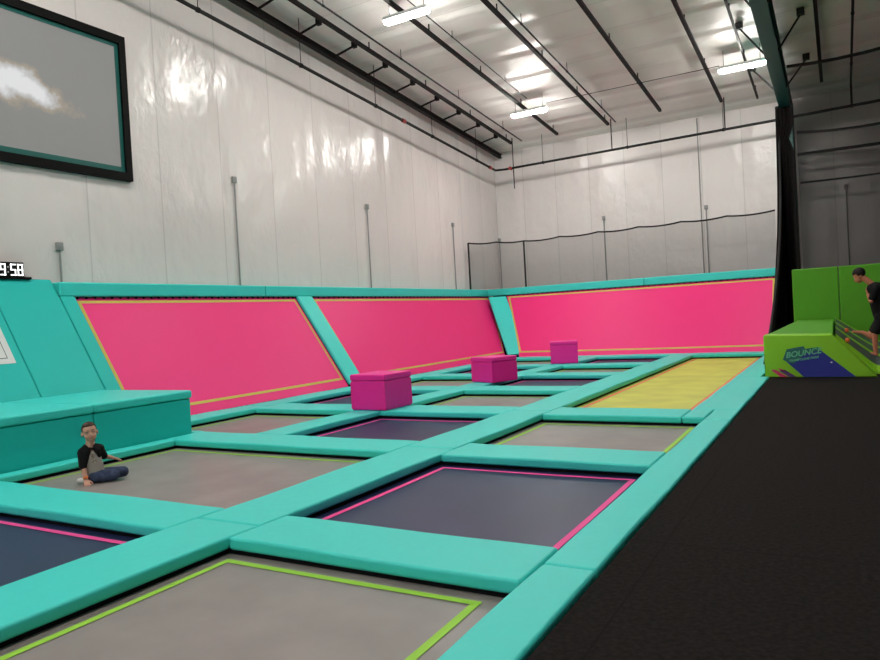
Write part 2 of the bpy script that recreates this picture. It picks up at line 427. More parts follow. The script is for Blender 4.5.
# ------------------------------------------------------------------ sloped pink wall trampolines
ZT = 2.12
def slope_frame(along, back, run):
    u = Vector(along).normalized(); b = Vector(back).normalized()
    v = (b*run+Vector((0, 0, 1))*ZT).normalized(); n = u.cross(v)
    if n.dot(b) > 0: n = -n
    return u, v, n, math.hypot(run, ZT)
def wall_trampoline(p0, along, back, run, length, label, e0=0, e1=0, sag=.05):
    """e0/e1: how far the two side edges lean outwards at the top (mitred corner)"""
    u, v, n, SL = slope_frame(along, back, run)
    p0 = Vector(p0); base = p0+u*length/2
    t = thing('wall_trampoline', label, 'wall trampoline', base, 0, 'pink sloped wall trampolines')
    def P(a, b, h=0):
        k = b/SL; return u*(a-length/2+((1-a/length)*e0+a/length*e1)*k)+v*b+n*h
    def sagf(a, b):
        return -sag*max(0, (1-(2*a/length-1)**2))*max(0, 1-(2*b/SL-1)**2)
    def orient(bm):
        bmesh.ops.recalc_face_normals(bm, faces=bm.faces[:])
        for f in bm.faces:
            if f.normal.dot(n) < 0: f.normal_flip()
    bm = bmesh.new()
    grid(bm, 24, 12, lambda a, b: P(a*length, b*SL, sagf(a*length, b*SL))); orient(bm)
    link('jump_bed', bm, M['pink'], t, True)
    bm = bmesh.new()
    a0, a1, b0, b1, w = .05, length-.05, .19, SL-.07, .055
    def strip(aa, ba, ab, bb, da, db):
        k = 16; va = []; vb = []
        for i in range(k+1):
            a = aa+(ab-aa)*i/k; b = ba+(bb-ba)*i/k
            va.append(bm.verts.new(P(a, b, sagf(a, b)+.006))); vb.append(bm.verts.new(P(a+da, b+db, sagf(a+da, b+db)+.006)))
        for i in range(k): bm.faces.new((va[i], va[i+1], vb[i+1], vb[i]))
    strip(a0, b0, a1, b0, 0, w); strip(a0, b1-w, a1, b1-w, 0, w); strip(a0, b0+w, a0, b1-w, w, 0); strip(a1-w, b0+w, a1-w, b1-w, w, 0)
    orient(bm)
    link('border_line', bm, M['line_gold'], t)
    bm = bmesh.new()      # steel frame behind, standing on the pit floor
    for a in (0.03, length-.03):
        tube(bm, [P(a, 0, -.09), P(a, SL-.06, -.09)], .04, 8)
        tube(bm, [P(a, .05, -.09), P(a, .05, -.09)+Vector((0, 0, -.88))], .04, 8)
    tube(bm, [P(0.03, .03, -.09), P(length-.03, .03, -.09)], .04, 8); tube(bm, [P(.03, SL-.1, -.09), P(length-.03, SL-.1, -.09)], .04, 8)
    link('frame', bm, M['black_skirt'], t)
    bm = bmesh.new(); k = int(length/.16)      # row of dark springs along the top edge
    for i in range(k):
        a = .08+(length-.16)*i/(k-1)
        tube(bm, [P(a, SL-.03, .012), P(a, SL-.003, .012)], .02, 5)
    s = link('spring_row', bm, M['black_skirt'], t); s['kind'] = 'stuff'
    return t
XF, LRUN, FRUN = -9.80, 1.45, 1.80
wall_trampoline((XF, 7.25, -.02), (0, 1, 0), (-1, 0, 0), LRUN, 5.56, 'first pink sloped wall trampoline, beside the teal box')
wall_trampoline((XF, 13.36, -.02), (0, 1, 0), (-1, 0, 0), LRUN, 8.08, 'second pink sloped wall trampoline, behind the magenta cubes up to the corner', e1=2.15)
wall_trampoline((-9.33, 21.5, -.02), (1, 0, 0), (0, 1, 0), FRUN, 7.70, 'wide pink sloped wall trampoline across the far end', e0=-1.15, sag=.07)

def slope_pad(p0, frame, a0, a1, label, name='divider_pad', th=.08, over=-.02, group=None, bot=0.03, m='teal_wall', cat='pad', h0=.0):
    u, v, n, SL = frame
    bm = bmesh.new(); L = a1-a0; T = SL+over-bot
    box(bm, -L/2+.004, L/2-.004, 0, T, h0, h0+th, .022, 3)
    for i in range(1, 8):
        bmesh.ops.bisect_plane(bm, geom=bm.verts[:]+bm.edges[:]+bm.faces[:], plane_co=Vector((0, T*i/8, 0)), plane_no=Vector((0, 1, 0)))
    for q in bm.verts:
        c = q.co.copy(); q.co = u*c.x+v*c.y+n*c.z
    bmesh.ops.recalc_face_normals(bm, faces=bm.faces[:])
    o = link(name, bm, M[m], None, True, Vector(p0)+u*(a0+a1)/2+v*bot)
    o.modifiers.new('wn', 'WEIGHTED_NORMAL')
    return tag(o, label, cat, group)
LP = Vector((XF, 0, -.02)); LF = slope_frame((0, 1, 0), (-1, 0, 0), LRUN)
slope_pad(LP, LF, 12.82, 13.36, 'diagonal teal divider pad between the two left pink walls', m='teal')
slope_pad(LP, LF, 6.98, 7.25, 'narrow sloped teal pad on the near edge of the first pink wall')
# corner pad along the mitre
cb = Vector((-9.44, 21.62, .03)); ct = Vector((-10.74, 23.10, 2.04))
cv = (ct-cb).normalized(); cu = Vector((1, .82, 0)).normalized(); cu = (cu-cv*cu.dot(cv)).normalized(); cn = cu.cross(cv)
if cn.y > 0: cn = -cn
slope_pad(cb, (cu, cv, cn, (ct-cb).length), -.36, .29, 'sloped teal pad in the corner where the left and far pink walls meet', m='teal', bot=0, th=.09)
for i, lb in enumerate(['wide sloped teal wall panel next to the first pink wall, below the wall box', 'sloped teal wall panel with the white notice on it',
                        'sloped teal wall panel left of the notice, at the picture edge', 'sloped teal wall panel before the notice panel']):
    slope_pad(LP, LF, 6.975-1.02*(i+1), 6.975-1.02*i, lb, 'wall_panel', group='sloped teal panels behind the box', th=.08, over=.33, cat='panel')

# rail pads capping the slopes
def rail(x0, x1, y0, y1, label, z0=2.115, z1=2.36):
    bm = bmesh.new(); cx, cy = (x0+x1)/2, (y0+y1)/2
    box(bm, x0-cx+.003, x1-cx-.003, y0-cy+.003, y1-cy-.003, z0, z1, .03, 3)
    o = link('rail_pad', bm, M['teal'], None, True, (cx, cy, 0)); o.modifiers.new('wn', 'WEIGHTED_NORMAL')
    return tag(o, label, 'pad', 'teal pads capping the pink walls')
rail(-11.54, -11.17, 6.99, 11.78, 'teal cap pad along the top of the first pink wall')
rail(-11.54, -11.17, 11.78, 21.9, 'teal cap pad along the top of the second pink wall')
rail(-11.54, -11.17, 21.9, 23.22, 'teal cap pad over the far end of the left side, at the corner')
rail(-11.54, -9.85, 23.22, 23.66, 'short teal cap pad at the top of the corner')
rail(-9.85, -5.55, 23.22, 23.66, 'teal cap pad along the left half of the far pink wall')
rail(-5.55, -1.62, 23.22, 23.66, 'teal cap pad along the right half of the far pink wall')
bm = bmesh.new(); box(bm, -11.53, -11.36, 2.0, 23.64, -.9, 2.11); tag(link('rail_support', bm, M['black_skirt']), 'dark frame behind the left slopes carrying the cap pads', 'frame')
bm = bmesh.new(); box(bm, -11.08, -1.62, 23.42, 23.62, -.9, 2.11); tag(link('rail_support', bm, M['black_skirt']), 'dark frame behind the far slope carrying the cap pads', 'frame')

# notice on the teal panel
def slope_local(yc, vb):
    u, v, n, SL = LF
    return u, v, n, Vector(LP)+u*yc+v*vb
u, v, n, o0 = slope_local(5.40, 1.30)
nt_ = thing('notice', 'white notice with thin black inner border on the sloped teal panel', 'sign', o0+n*.0825)
def card(bm, a0, a1, b0, b1, h0, h1):
    r = []
    for a in (a0, a1):
        for b in (b0, b1):
            for h in (h0, h1): r.append(bm.verts.new(u*a+v*b+n*h))
    idx = [(0, 1, 3, 2), (4, 6, 7, 5), (0, 4, 5, 1), (2, 3, 7, 6), (0, 2, 6, 4), (1, 5, 7, 3)]
    fs = [bm.faces.new([r[i] for i in q]) for q in idx]
    bmesh.ops.recalc_face_normals(bm, faces=fs)
bm = bmesh.new(); card(bm, -.42, .42, 0, .76, 0, .004); link('sheet', bm, M['white'], nt_)
bm = bmesh.new()
for q in ((-.33, .33, .09, .10), (-.33, .33, .66, .67), (-.33, -.322, .10, .66), (.322, .33, .10, .66)): card(bm, *q, .004, .006)
link('border', bm, M['ink'], nt_)
bm = bmesh.new(); card(bm, .27, .30, .38, .42, .004, .006); link('red_mark', bm, M['redink'], nt_)

# ------------------------------------------------------------------ big teal box
t = thing('padded_platform', 'big teal padded box with overhanging cushion lid behind the boy', 'platform', (-8.8, 4.0, -.9))
def inb(bm, dx=8.8, dy=-4.0, dz=.9): return shift(bm, (dx, dy, dz))
for y0, y1 in ((1.0, 5.3), (5.3, 6.77)):
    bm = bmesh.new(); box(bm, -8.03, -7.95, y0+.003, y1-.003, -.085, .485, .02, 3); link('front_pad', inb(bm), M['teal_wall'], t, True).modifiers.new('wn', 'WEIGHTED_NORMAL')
bm = bmesh.new(); box(bm, -9.74, -8.04, 1.0, 6.70, -.9, .49); link('core', inb(bm), M['black_skirt'], t)
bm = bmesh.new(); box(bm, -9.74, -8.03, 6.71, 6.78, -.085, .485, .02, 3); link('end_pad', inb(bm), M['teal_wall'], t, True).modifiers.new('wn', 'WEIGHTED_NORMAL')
for y0, y1 in ((1.0, 5.3), (5.3, 6.79)):
    bm = bmesh.new(); box(bm, -9.95, -7.925, y0+.002, y1-.002, .49, .60, .03, 3)
    for i in range(1, 8):
        bmesh.ops.bisect_plane(bm, geom=bm.verts[:]+bm.edges[:]+bm.faces[:], plane_co=Vector((0, y0+(y1-y0)*i/8, 0)), plane_no=Vector((0, 1, 0)))
    link('lid_cushion', inb(bm), M['teal'], t, True).modifiers.new('wn', 'WEIGHTED_NORMAL')

# ------------------------------------------------------------------ magenta cubes
def cube(x, y, rz, w, d, h, label):
    t = thing('foam_cube', label, 'foam cube', (x, y, .004), rz, 'magenta foam cubes on the pads')
    bm = bmesh.new(); box(bm, -w/2+.01, w/2-.01, -d/2+.01, d/2-.01, 0, h-.10, .018, 3)
    link('body', bm, M['magenta'], t, True).modifiers.new('wn', 'WEIGHTED_NORMAL')
    bm = bmesh.new(); box(bm, -w/2, w/2, -d/2, d/2, h-.10, h, .022, 3)
    link('lid', bm, M['magenta'], t, True).modifiers.new('wn', 'WEIGHTED_NORMAL')
    for sx in (-1, 1):
        for sy in (-1, 1):
            bm = bmesh.new(); box(bm, sx*(w/2-.013)-.006, sx*(w/2-.013)+.006, sy*(d/2-.013)-.006, sy*(d/2-.013)+.006, .02, h-.12); link('corner_seam', bm, M['magenta'], t)
    return t
cube(-6.60, 9.50, math.radians(-2), .70, .76, .57, 'magenta foam cube nearest the camera, with a lid seam')
cube(-6.52, 13.64, math.radians(-24), .70, .72, .53, 'creased magenta foam cube turned edge-on, the middle of the three')
cube(-6.65, 18.40, math.radians(20), .74, .62, .60, 'smallest looking magenta foam cube, farthest of the three')

# ------------------------------------------------------------------ screen, clock, wall boxes
SY0, SY1, SZ0, SZ1 = 4.0, 8.78, 4.31, 7.02
t = thing('projection_screen', 'large black framed screen with a cloud picture on the left wall', 'screen', (XW, (SY0+SY1)/2, (SZ0+SZ1)/2))
hy, hz = (SY1-SY0)/2, (SZ1-SZ0)/2
bm = bmesh.new()
for (a, b, c, d) in ((-hy, hy, -hz, -hz+.15), (-hy, hy, hz-.15, hz), (-hy, -hy+.13, -hz+.15, hz-.15), (hy-.13, hy, -hz+.15, hz-.15)):
    box(bm, .002, .10, a, b, c, d)
link('frame', bm, M['screen_frame'], t)
bm = bmesh.new(); a, b = hy-.13, hz-.15
for (y0, y1, z0, z1) in ((-a, a, -b, -b+.10), (-a, a, b-.07, b), (-a, -a+.07, -b+.1, b-.07), (a-.07, a, -b+.1, b-.07)):
    box(bm, .01, .05, y0, y1, z0, z1)
link('teal_border', bm, M['screen_edge'], t)
bm = bmesh.new(); box(bm, .01, .04, -a+.07, a-.07, -b+.10, b-.07); link('picture', bm, M['picture'], t)

t = thing('led_clock', 'black digital clock showing 9:58 standing on the teal panels', 'clock', (-11.37, 6.07, 2.405))
bm = bmesh.new(); box(bm, -.06, .02, -.55, .46, .035, .27, .008, 1); link('case', bm, M['screen_frame'], t)
bm = bmesh.new(); box(bm, -.08, .06, -.55, .55, 0, .035); link('foot_rail', bm, M['screen_frame'], t)
SEG = {'9': 'abcdfg', '5': 'acdfg', '8': 'abcdefg'}
def seven(bm, ch, y, z, w, h, k):
    q = {'a': (0, w, h-k, h), 'd': (0, w, 0, k), 'g': (0, w, h/2-k/2, h/2+k/2), 'f': (0, k, h/2, h), 'e': (0, k, 0, h/2), 'b': (w-k, w, h/2, h), 'c': (w-k, w, 0, h/2)}
    for s in SEG[ch]:
        y0, y1, z0, z1 = q[s]; box(bm, .02, .026, y+y0, y+y1, z+z0, z+z1)
for ch, y in (('9', .085), ('5', .245), ('8', .355)):
    bm = bmesh.new(); seven(bm, ch, y, .055, .085, .185, .020); link('digit', bm, M['led'], t)
for z0 in (.10, .18):
    bm = bmesh.new(); box(bm, .02, .026, .198, .216, z0, z0+.02); link('colon_dot', bm, M['led_dim'], t)

def wall_box(p, nrm, zlow, label, hook=0):
    t = thing('junction_box', label, 'electrical box', p, 0, 'electrical boxes with conduit on the white walls')
    n_ = Vector(nrm); s = Vector((-n_.y, n_.x, 0))
    bm = bmesh.new()
    def bx(a0, a1, h0, h1, z0, z1):
        c = [n_*h+s*a for h in (h0, h1) for a in (a0, a1)]
        xs = [q.x for q in c]; ys = [q.y for q in c]
        box(bm, min(xs), max(xs), min(ys), max(ys), z0, z1, .006, 1)
    bx(-.055, .055, .005, .07, -.07, .07); link('box', bm, M['boxgrey'], t)
    bm = bmesh.new(); bx(-.045, .045, .07, .076, -.06, .06); link('cover_plate', bm, M['zinc'], t)
    bm = bmesh.new(); tube(bm, [n_*.035+Vector((0, 0, -.07)), n_*.035+Vector((0, 0, zlow-p[2]))], .018, 8); link('conduit', bm, M['zinc'], t)
    return t
wall_box((XW, 7.28, 3.0), (1, 0, 0), -.9, 'grey wall box with short conduit near the digital clock')
wall_box((XW, 11.41, 4.73), (1, 0, 0), -.9, 'grey wall box with conduit right of the big screen')
wall_box((XW, 16.44, 4.69), (1, 0, 0), -.9, 'small grey wall box with conduit halfway along the left white wall')
wall_box((XW, 21.52, 4.62), (1, 0, 0), -.9, 'small wall box with conduit near the corner beside the netting')
wall_box((-7.36, YW, 4.72), (0, -1, 0), -.9, 'wall box with conduit on the far wall above the left netting')
wall_box((-3.84, YW, 4.66), (0, -1, 0), -.9, 'wall box with conduit on the far wall near the black column')
wall_box((.27, YW, 4.77), (0, -1, 0), -.05, 'dim wall box with conduit above the green pads')
wall_box((XW+.06, YW, 4.35), (0, -1, 0), -.9, 'tiny wall box with conduit in the corner of the two walls')
# long thin conduit beside the far wall box
bm = bmesh.new(); tube(bm, [(-4.0, YW-.03, -.9), (-4.0, YW-.03, roof(YW)-.05)], .016, 6)
tag(link('conduit_pipe', bm, M['zinc']), 'full height thin conduit on the far wall beside the black column', 'conduit')

# ------------------------------------------------------------------ roof steel, rails, pipes, lamps
# rake beam along the left wall with bracket arms
t = thing('rake_beam', 'dark steel beam under the roof along the top of the left wall', 'beam', (-11.22, 10, roof(10)-.3))
def rakeline(y, off): return Vector((0, y-10, roof(y)-off-(roof(10)-.3)))
bm = bmesh.new()
prism(bm, [rakeline(-17, .30).yz, rakeline(25.1, .30).yz, rakeline(25.1, .15).yz, rakeline(-17, .15).yz], 'x', -.015, .015)
for o_ in (.15, .285): prism(bm, [rakeline(-17, o_+.015).yz, rakeline(25.1, o_+.015).yz, rakeline(25.1, o_).yz, rakeline(-17, o_).yz], 'x', -.07, .07)
link('i_section', bm, M['steel_dark'], t)
for i in range(14):
    y = 5.0+1.4*i
    if y > 24.5: break
    p = rakeline(y, .24); q = rakeline(y, .10)+Vector((.70, 0, 0))
    bm = bmesh.new(); tube(bm, [p, q], .028, 6); box(bm, q.x-.06, q.x+.06, q.y-.05, q.y+.05, q.z-.05, q.z+.095)
    link('bracket_arm', bm, M['steel_dark'], t)

def ceiling_rail(x, y0, y1, label, w=.085, h=.08, drop=.22, hang=True):
    ym = (y0+y1)/2
    t = thing('ceiling_rail', label, 'rail', (x, ym, roof(ym)-drop), 0, 'dark rails running down the roof slope')
    bm = bmesh.new(); k = ROOF_K
    prism(bm, [(y0-ym, -k*(y0-ym)-h/2), (y1-ym, -k*(y1-ym)-h/2), (y1-ym, -k*(y1-ym)+h/2), (y0-ym, -k*(y0-ym)+h/2)], 'x', -w/2, w/2)
    link('bar', bm, M['steel_dark'], t)
    y = y0+.6
    while y < y1-.3:
        bm = bmesh.new(); box(bm, -.012, .012, y-ym-.012, y-ym+.012, -k*(y-ym)+h/2, -k*(y-ym)+drop-.005); link('hanger', bm, M['steel_dark'], t); y += 2.8
    return t
for x, y1, lb in ((-10.2, 23.84, 'dark ceiling rail nearest the left wall'), (-8.42, 23.78, 'dark ceiling rail passing over the two left lamps'),
                  (-6.6, 23.76, 'dark ceiling rail third from the left wall, with a thin pipe beside it'), (-4.8, 23.4, 'dark ceiling rail fourth from the left wall'),
                  (-2.98, 23.6, 'dark ceiling rail left of the lamp by the teal rafter'), (-1.98, 23.9, 'dark rail passing over the lamp by the teal rafter'),
                  (-.24, 23.5, 'dark rail on the dim ceiling just right of the teal rafter')):
    ceiling_rail(x, -8, y1, lb, w=.085 if x != -1.98 else .05)
def conduit(pts, rad, label, name='sprinkler_pipe', clamps=None, m='pipe', hang=True):
    p0 = Vector(pts[0]); t = thing(name, label, 'pipe', p0, 0, 'pipes below the roof')
    bm = bmesh.new(); tube(bm, [Vector(p)-p0 for p in pts], rad, 8); link('pipe', bm, M[m], t)
    if hang:
        for a, b in zip(pts, pts[1:]):
            a = Vector(a); b = Vector(b); L = (b-a).length; k = int(L/3.0)
            for i in range(k):
                q = a+(b-a)*((i+.5)/k); top = roof(q.y)-.003
                if top-q.z > .02:
                    bm = bmesh.new(); tube(bm, [q-p0, Vector((q.x, q.y, top))-p0], .009, 5); tube(bm, [q-p0-Vector((0, .03, -.0)), q-p0+Vector((0, .03, 0))], rad*1.35, 8)
                    link('hanger', bm, M['steel_dark'], t)
    return t
conduit([(-9.74, -8, roof(-8)-.25), (-9.74, 23.7, roof(23.7)-.25)], .022, 'thin pipe under the ceiling right of the rail nearest the left wall')
conduit([(-8.1, -8, roof(-8)-.16), (-8.1, 20.3, roof(20.3)-.16)], .013, 'thin pipe under the ceiling leading to the left lamps')
conduit([(-6.3, -8, roof(-8)-.25), (-6.3, 23.6, roof(23.6)-.25)], .022, 'thin pipe under the ceiling beside the third rail')
conduit([(.50, -8, roof(-8)-.25), (.50, 24.1, roof(24.1)-.25), (.50, 24.1, 7.02)], .03, 'pipe on the dim right ceiling running down to the cross pipe')
t = conduit([(-10.9, -16, 6.77+.0768*39.8), (-10.9, 23.85, 6.765), (-10.65, 24.1, 6.80), (-1.5, 24.1, 6.91), (2.5, 24.1, 7.0), (12.8, 24.1, 7.15)], .042, 'black sprinkler main along the top of the left and far walls')
for q in ((-10.9, 17.6, 6.77+.0768*6.2), (-10.9, 23.4, 6.77+.0768*.4), (-10.4, 24.1, 6.803)):
    d_ = Vector((0, .07, -.0055)) if q[1] < 24.8 else Vector((.07, 0, 0))
    q = Vector(q)-Vector(t.location); bm = bmesh.new(); tube(bm, [q-d_, q+d_], .062, 10); link('coupling', bm, M['red'], t)
for x, lb in ((-10.2, 'vertical drop pipe in the corner from the ceiling rail to the sprinkler main'), (-6.55, 'vertical drop pipe left of the middle of the far wall'), (-2.95, 'vertical drop pipe near the teal rafter column')):
    conduit([(x, 23.9, 7.85), (x, 23.9, 6.0 if x < -10 else 6.80)], .02, lb, 'drop_pipe', hang=False)
conduit([(-7.55, 20.45, roof(20.45)-.36), (-2.6, 20.45, roof(20.45)-.36)], .010, 'thin cable pipe strung between the two far lamps', 'cable_pipe', hang=False)

def lamp(x, y, label, on=True):
    z = roof(y)-.50
    t = thing('high_bay_lamp', label, 'lamp', (x, y, z), 0, 'white strip lamps hanging from the roof')
    bm = bmesh.new(); box(bm, -.57, .57, -.112, .112, -.012, .07, .012, 2); link('housing', bm, M['housing'], t)
    bm = bmesh.new()
    xs = [-.585, -.575, -.55, -.51, -.45]
    xs = xs+[-x_ for x_ in xs[::-1]]; ks = [.25, .55, .80, .95, 1.0]; ks = ks+ks[::-1]; rings = []
    for x_, k_ in zip(xs, ks):
        rings.append([bm.verts.new((x_, .105*k_*math.cos(2*PI*i/16), -.022+.072*k_*math.sin(2*PI*i/16))) for i in range(16)])
    for A_, B_ in zip(rings, rings[1:]):
        for i in range(16): bm.faces.new((A_[i], A_[(i+1) % 16], B_[(i+1) % 16], B_[i]))
    bm.faces.new(rings[0][::-1]); bm.faces.new(rings[-1]); bmesh.ops.recalc_face_normals(bm, faces=bm.faces[:])
    link('lens', bm, M['lens'], t, True)
    for a in (-.45, .45):
        bm = bmesh.new(); tube(bm, [(a, 0, .065), (a, 0, .495)], .007, 5); link('hanger', bm, M['steel_dark'], t)
    return t
for x, y, lb in ((-8.13, 20.5, 'glowing strip lamp at the far left, near the corner of the walls'), (-8.13, 13.5, 'glowing strip lamp at the top centre, nearer the camera'),
                 (-2.03, 20.4, 'glowing strip lamp beside the teal rafter'), (-2.03, 13.5, 'strip lamp above the yellow trampoline, out of view overhead'),
                 (-8.13, 6.5, 'strip lamp overhead above the boy, out of view'), (-2.03, 6.5, 'strip lamp overhead above the deckside grey trampoline, out of view'),
                 (-8.13, -.5, 'strip lamp overhead left of the camera, out of view'), (-2.03, -.5, 'strip lamp overhead beside the camera, out of view'),
                 (-8.13, -7.5, 'strip lamp behind the camera on the left, out of view'), (-2.03, -7.5, 'strip lamp straight behind the camera, out of view'),
                 (-8.13, -14.5, 'strip lamp far behind the camera on the left, out of view'), (-2.03, -14.5, 'strip lamp far behind the camera, out of view'), (4.07, -14.5, 'strip lamp far behind over the deck, out of view')):
    lamp(x, y, lb)

# teal rigid frame: tapered rafter, haunch and column
t = thing('roof_frame', 'teal steel roof rafter and tapered column beside the black netting', 'steel frame', (-1.23, 24.3, -.05))
O = Vector((-1.23, 24.3, -.05))
def fl(bm, pts, x0, x1, th):
    # flange ribbon following pts (y, z), thickness th downwards/outwards
    for (a, b) in zip(pts, pts[1:]):
        d = Vector((0, b[0]-a[0], b[1]-a[1])).normalized(); nn = Vector((0, -d.z, d.y))*th
        A = Vector((0, a[0], a[1])); B = Vector((0, b[0], b[1]))
        prism(bm, [(A.y, A.z), (B.y, B.z), (B.y+nn.y, B.z+nn.z), (A.y+nn.y, A.z+nn.z)], 'x', x0, x1)
def RZ(y, off): return roof(y)-off
bot = [(-8, RZ(-8, .95)), (10, RZ(10, .95)), (16, RZ(16, .98)), (23.72, 7.15), (24.28, -.04)]
top = [(-8, RZ(-8, .24)), (25.0, RZ(25.0, .24)), (25.0, -.04)]
bm = bmesh.new()
w_out = [(-8, RZ(-8, .24)), (-8, RZ(-8, .95))]+bot[1:]+[(25.0, -.04), (25.0, RZ(25, .24))]
prism(bm, w_out, 'x', -.012, .012)
for q in bm.verts: q.co -= Vector((0, O.y, O.z))
link('web', bm, M['steel_teal'], t)
bm = bmesh.new(); fl(bm, bot[:4], -.16, .16, .02); fl(bm, top[:2], -.16, .16, -.02)
for q in bm.verts: q.co -= Vector((0, O.y, O.z))
link('rafter_flange', bm, M['steel_teal'], t)
bm = bmesh.new(); fl(bm, [(23.72, 7.15), (24.28, -.04)], -.17, .17, .02); fl(bm, [(25.0, RZ(25, .24)), (25.0, -.04)], -.17, .17, -.02)
for q in bm.verts: q.co -= Vector((0, O.y, O.z))
link('column_flange', bm, M['steel_teal'], t)
for y, s in ((18.95, -1), (18.95, 1), (21.8, 1), (21.8, -1), (16.1, -1), (16.1, 1)):
    zb = bot[2][1]+(bot[3][1]-bot[2][1])*(y-16)/7.72
    bm = bmesh.new(); tube(bm, [(s*.15, y-O.y, zb-O.z-.0), (s*.67, y-O.y, roof(y)-.14-O.z)], .024, 6)
    box(bm, s*.67-.085, s*.67+.085, y-O.y-.07, y-O.y+.07, roof(y)-.16-O.z, roof(y)-.005-O.z)
    link('flange_brace', bm, M['steel_black'], t)

# ------------------------------------------------------------------ netting
def rope(bm, pts, r=.02): tube(bm, pts, r, 6)
def sag_line(p, q, sag, spans, n=6):
    p = Vector(p); q = Vector(q); out = []
    for i in range(spans*n+1):
        s = i/(spans*n); f = (i % n)/n if i < spans*n else 1.0
        out.append(p+(q-p)*s-Vector((0, 0, sag*4*f*(1-f))))
    return out
# back-court net behind the far cap pads and across the corner
nA = Vector((-11.40, 22.28, 2.362)); nB = Vector((-9.79, 23.5, 2.362)); nC = Vector((-1.62, 23.5, 2.362))
t = thing('back_net', 'black safety netting with sagging top rope above the far pink wall', 'net', nB)
def hang_net(p, q, h0, h1, name, m, sag, spans, parent, org, k=30):
    line = sag_line(Vector((p.x, p.y, h0)), Vector((q.x, q.y, h1)), sag, spans)
    bm = bmesh.new(); va = []; vb = []
    for c in line:
        va.append(bm.verts.new(c-org)); vb.append(bm.verts.new(Vector((c.x, c.y, p.z))-org))
    for i in range(len(line)-1): bm.faces.new((va[i], va[i+1], vb[i+1], vb[i]))
    link(name, bm, m, parent)
    return line
l1 = hang_net(nA, nB, 4.02, 4.02, 'net_panel', M['net_far'], .04, 2, t, nB)
l2 = hang_net(nB, nC, 4.02, 4.10, 'net_panel', M['net_far'], .05, 6, t, nB)
bm = bmesh.new(); rope(bm, [c-nB for c in l1], .028); rope(bm, [c-nB for c in l2], .028); link('top_rope', bm, M['rope'], t)
for p, h in ((nA, 4.02), (nB, 4.02)):
    bm = bmesh.new(); tube(bm, [p-nB, Vector((p.x, p.y, h))-nB], .035, 8); link('post', bm, M['steel_black'], t)

# gathered black curtain at the column, flaring to the floor
cur = Vector((-1.45, 22, -.05))
t = thing('net_curtain', 'black netting curtain gathered at the column between pink wall and green pads', 'net', cur)
def edge_y(z):
    tt = max(0, min(1, (7.2-z)/7.2)); return 23.75-7.2*tt**2.6
def curt(u_, v_):
    z = .085+7.2*v_; ya = edge_y(z); yb = 24.0
    y = ya+(yb-ya)*u_
    amp = .07*(1-.5*v_)
    x = -1.44-.06*(1-v_)+amp*math.sin(u_*44)+.03*math.sin(u_*17+v_*3)
    return Vector((x, y, z-.05))-cur
bm = bmesh.new(); grid(bm, 90, 26, curt); link('curtain', bm, M['net_dense'], t, True)
bm = bmesh.new(); tube(bm, [curt(0, j/26) for j in range(27)], .03, 6); link('edge_rope', bm, M['rope'], t)
# second gathered layer in front of the column face
t2 = thing('column_net_wrap', 'bunched black netting wrapped around the front of the column', 'net', (-1.23, 24.0, -.05))
def wrapf(u_, v_):
    z = 7.18*v_; yy = 23.72+(24.28-23.72)*(7.15-z)/7.19-.06
    wd = .47 if not (5.95 < z < 6.7) else .30
    return Vector((-.27+wd*u_+.02*math.sin(v_*9), yy-24.0-.05*abs(math.sin(u_*15)), z))
bm = bmesh.new(); grid(bm, 30, 16, wrapf); link('wrap', bm, M['net_dense'], t2, True)

# nets in the dim right hand area
def side_net(y, x0, x1, z0, h0, h1, label, sag, spans, m):
    org = Vector((x0, y, z0)); t = thing('side_net', label, 'net', org, 0, 'black nets in the dim right hand area')
    l = hang_net(Vector((x0, y, z0)), Vector((x1, y, z0)), h0, h1, 'net_panel', m, sag, spans, t, org)
    bm = bmesh.new(); rope(bm, [c-org for c in l], .04); link('top_rope', bm, M['rope'], t)
    return t
side_net(20.0, -.96, 9.0, DECK, 7.26, 7.75, 'tall black net hanging from the upper sagging rope on the right', .12, 3, M['net'])
side_net(23.9, -.96, 9.0, DECK, 6.40, 6.32, 'black net behind, hanging from the lower sagging rope', .12, 3, M['net'])
bm = bmesh.new(); tube(bm, [(-.98, 24.4, 5.82), (9.0, 24.4, 5.72)], .05, 8); tag(link('cross_pipe', bm, M['pipe']), 'thick black horizontal pipe on the dim right wall', 'pipe')
bm = bmesh.new(); tube(bm, sag_line((-.95, 24.6, 4.98), (9.0, 24.6, 5.0), .03, 3), .03, 8); tag(link('cable', bm, M['rope']), 'thin black horizontal cable lowest on the dim right wall', 'cable')

# ------------------------------------------------------------------ green jump area on the right
for i in range(4):
    x0 = -.92+.93*i-.04
    bm = bmesh.new(); box(bm, x0+.004, x0+.926, 17.98, 18.10, DECK, 2.07, .03, 3)
    bmesh.ops.bisect_plane(bm, geom=bm.verts[:]+bm.edges[:]+bm.faces[:], plane_co=Vector((0, 0, 1)), plane_no=Vector((0, 0, 1)))
    lb = ['green wall pad beside the black netting', 'green wall pad behind the climbing person', 'green wall pad right of the climbing person, outside the photo', 'last green wall pad, outside the photo'][i]
    o = link('wall_pad', bm, M['green_dark'], None, True); o.modifiers.new('wn', 'WEIGHTED_NORMAL')
    tag(o, lb, 'pad', 'green wall pads')
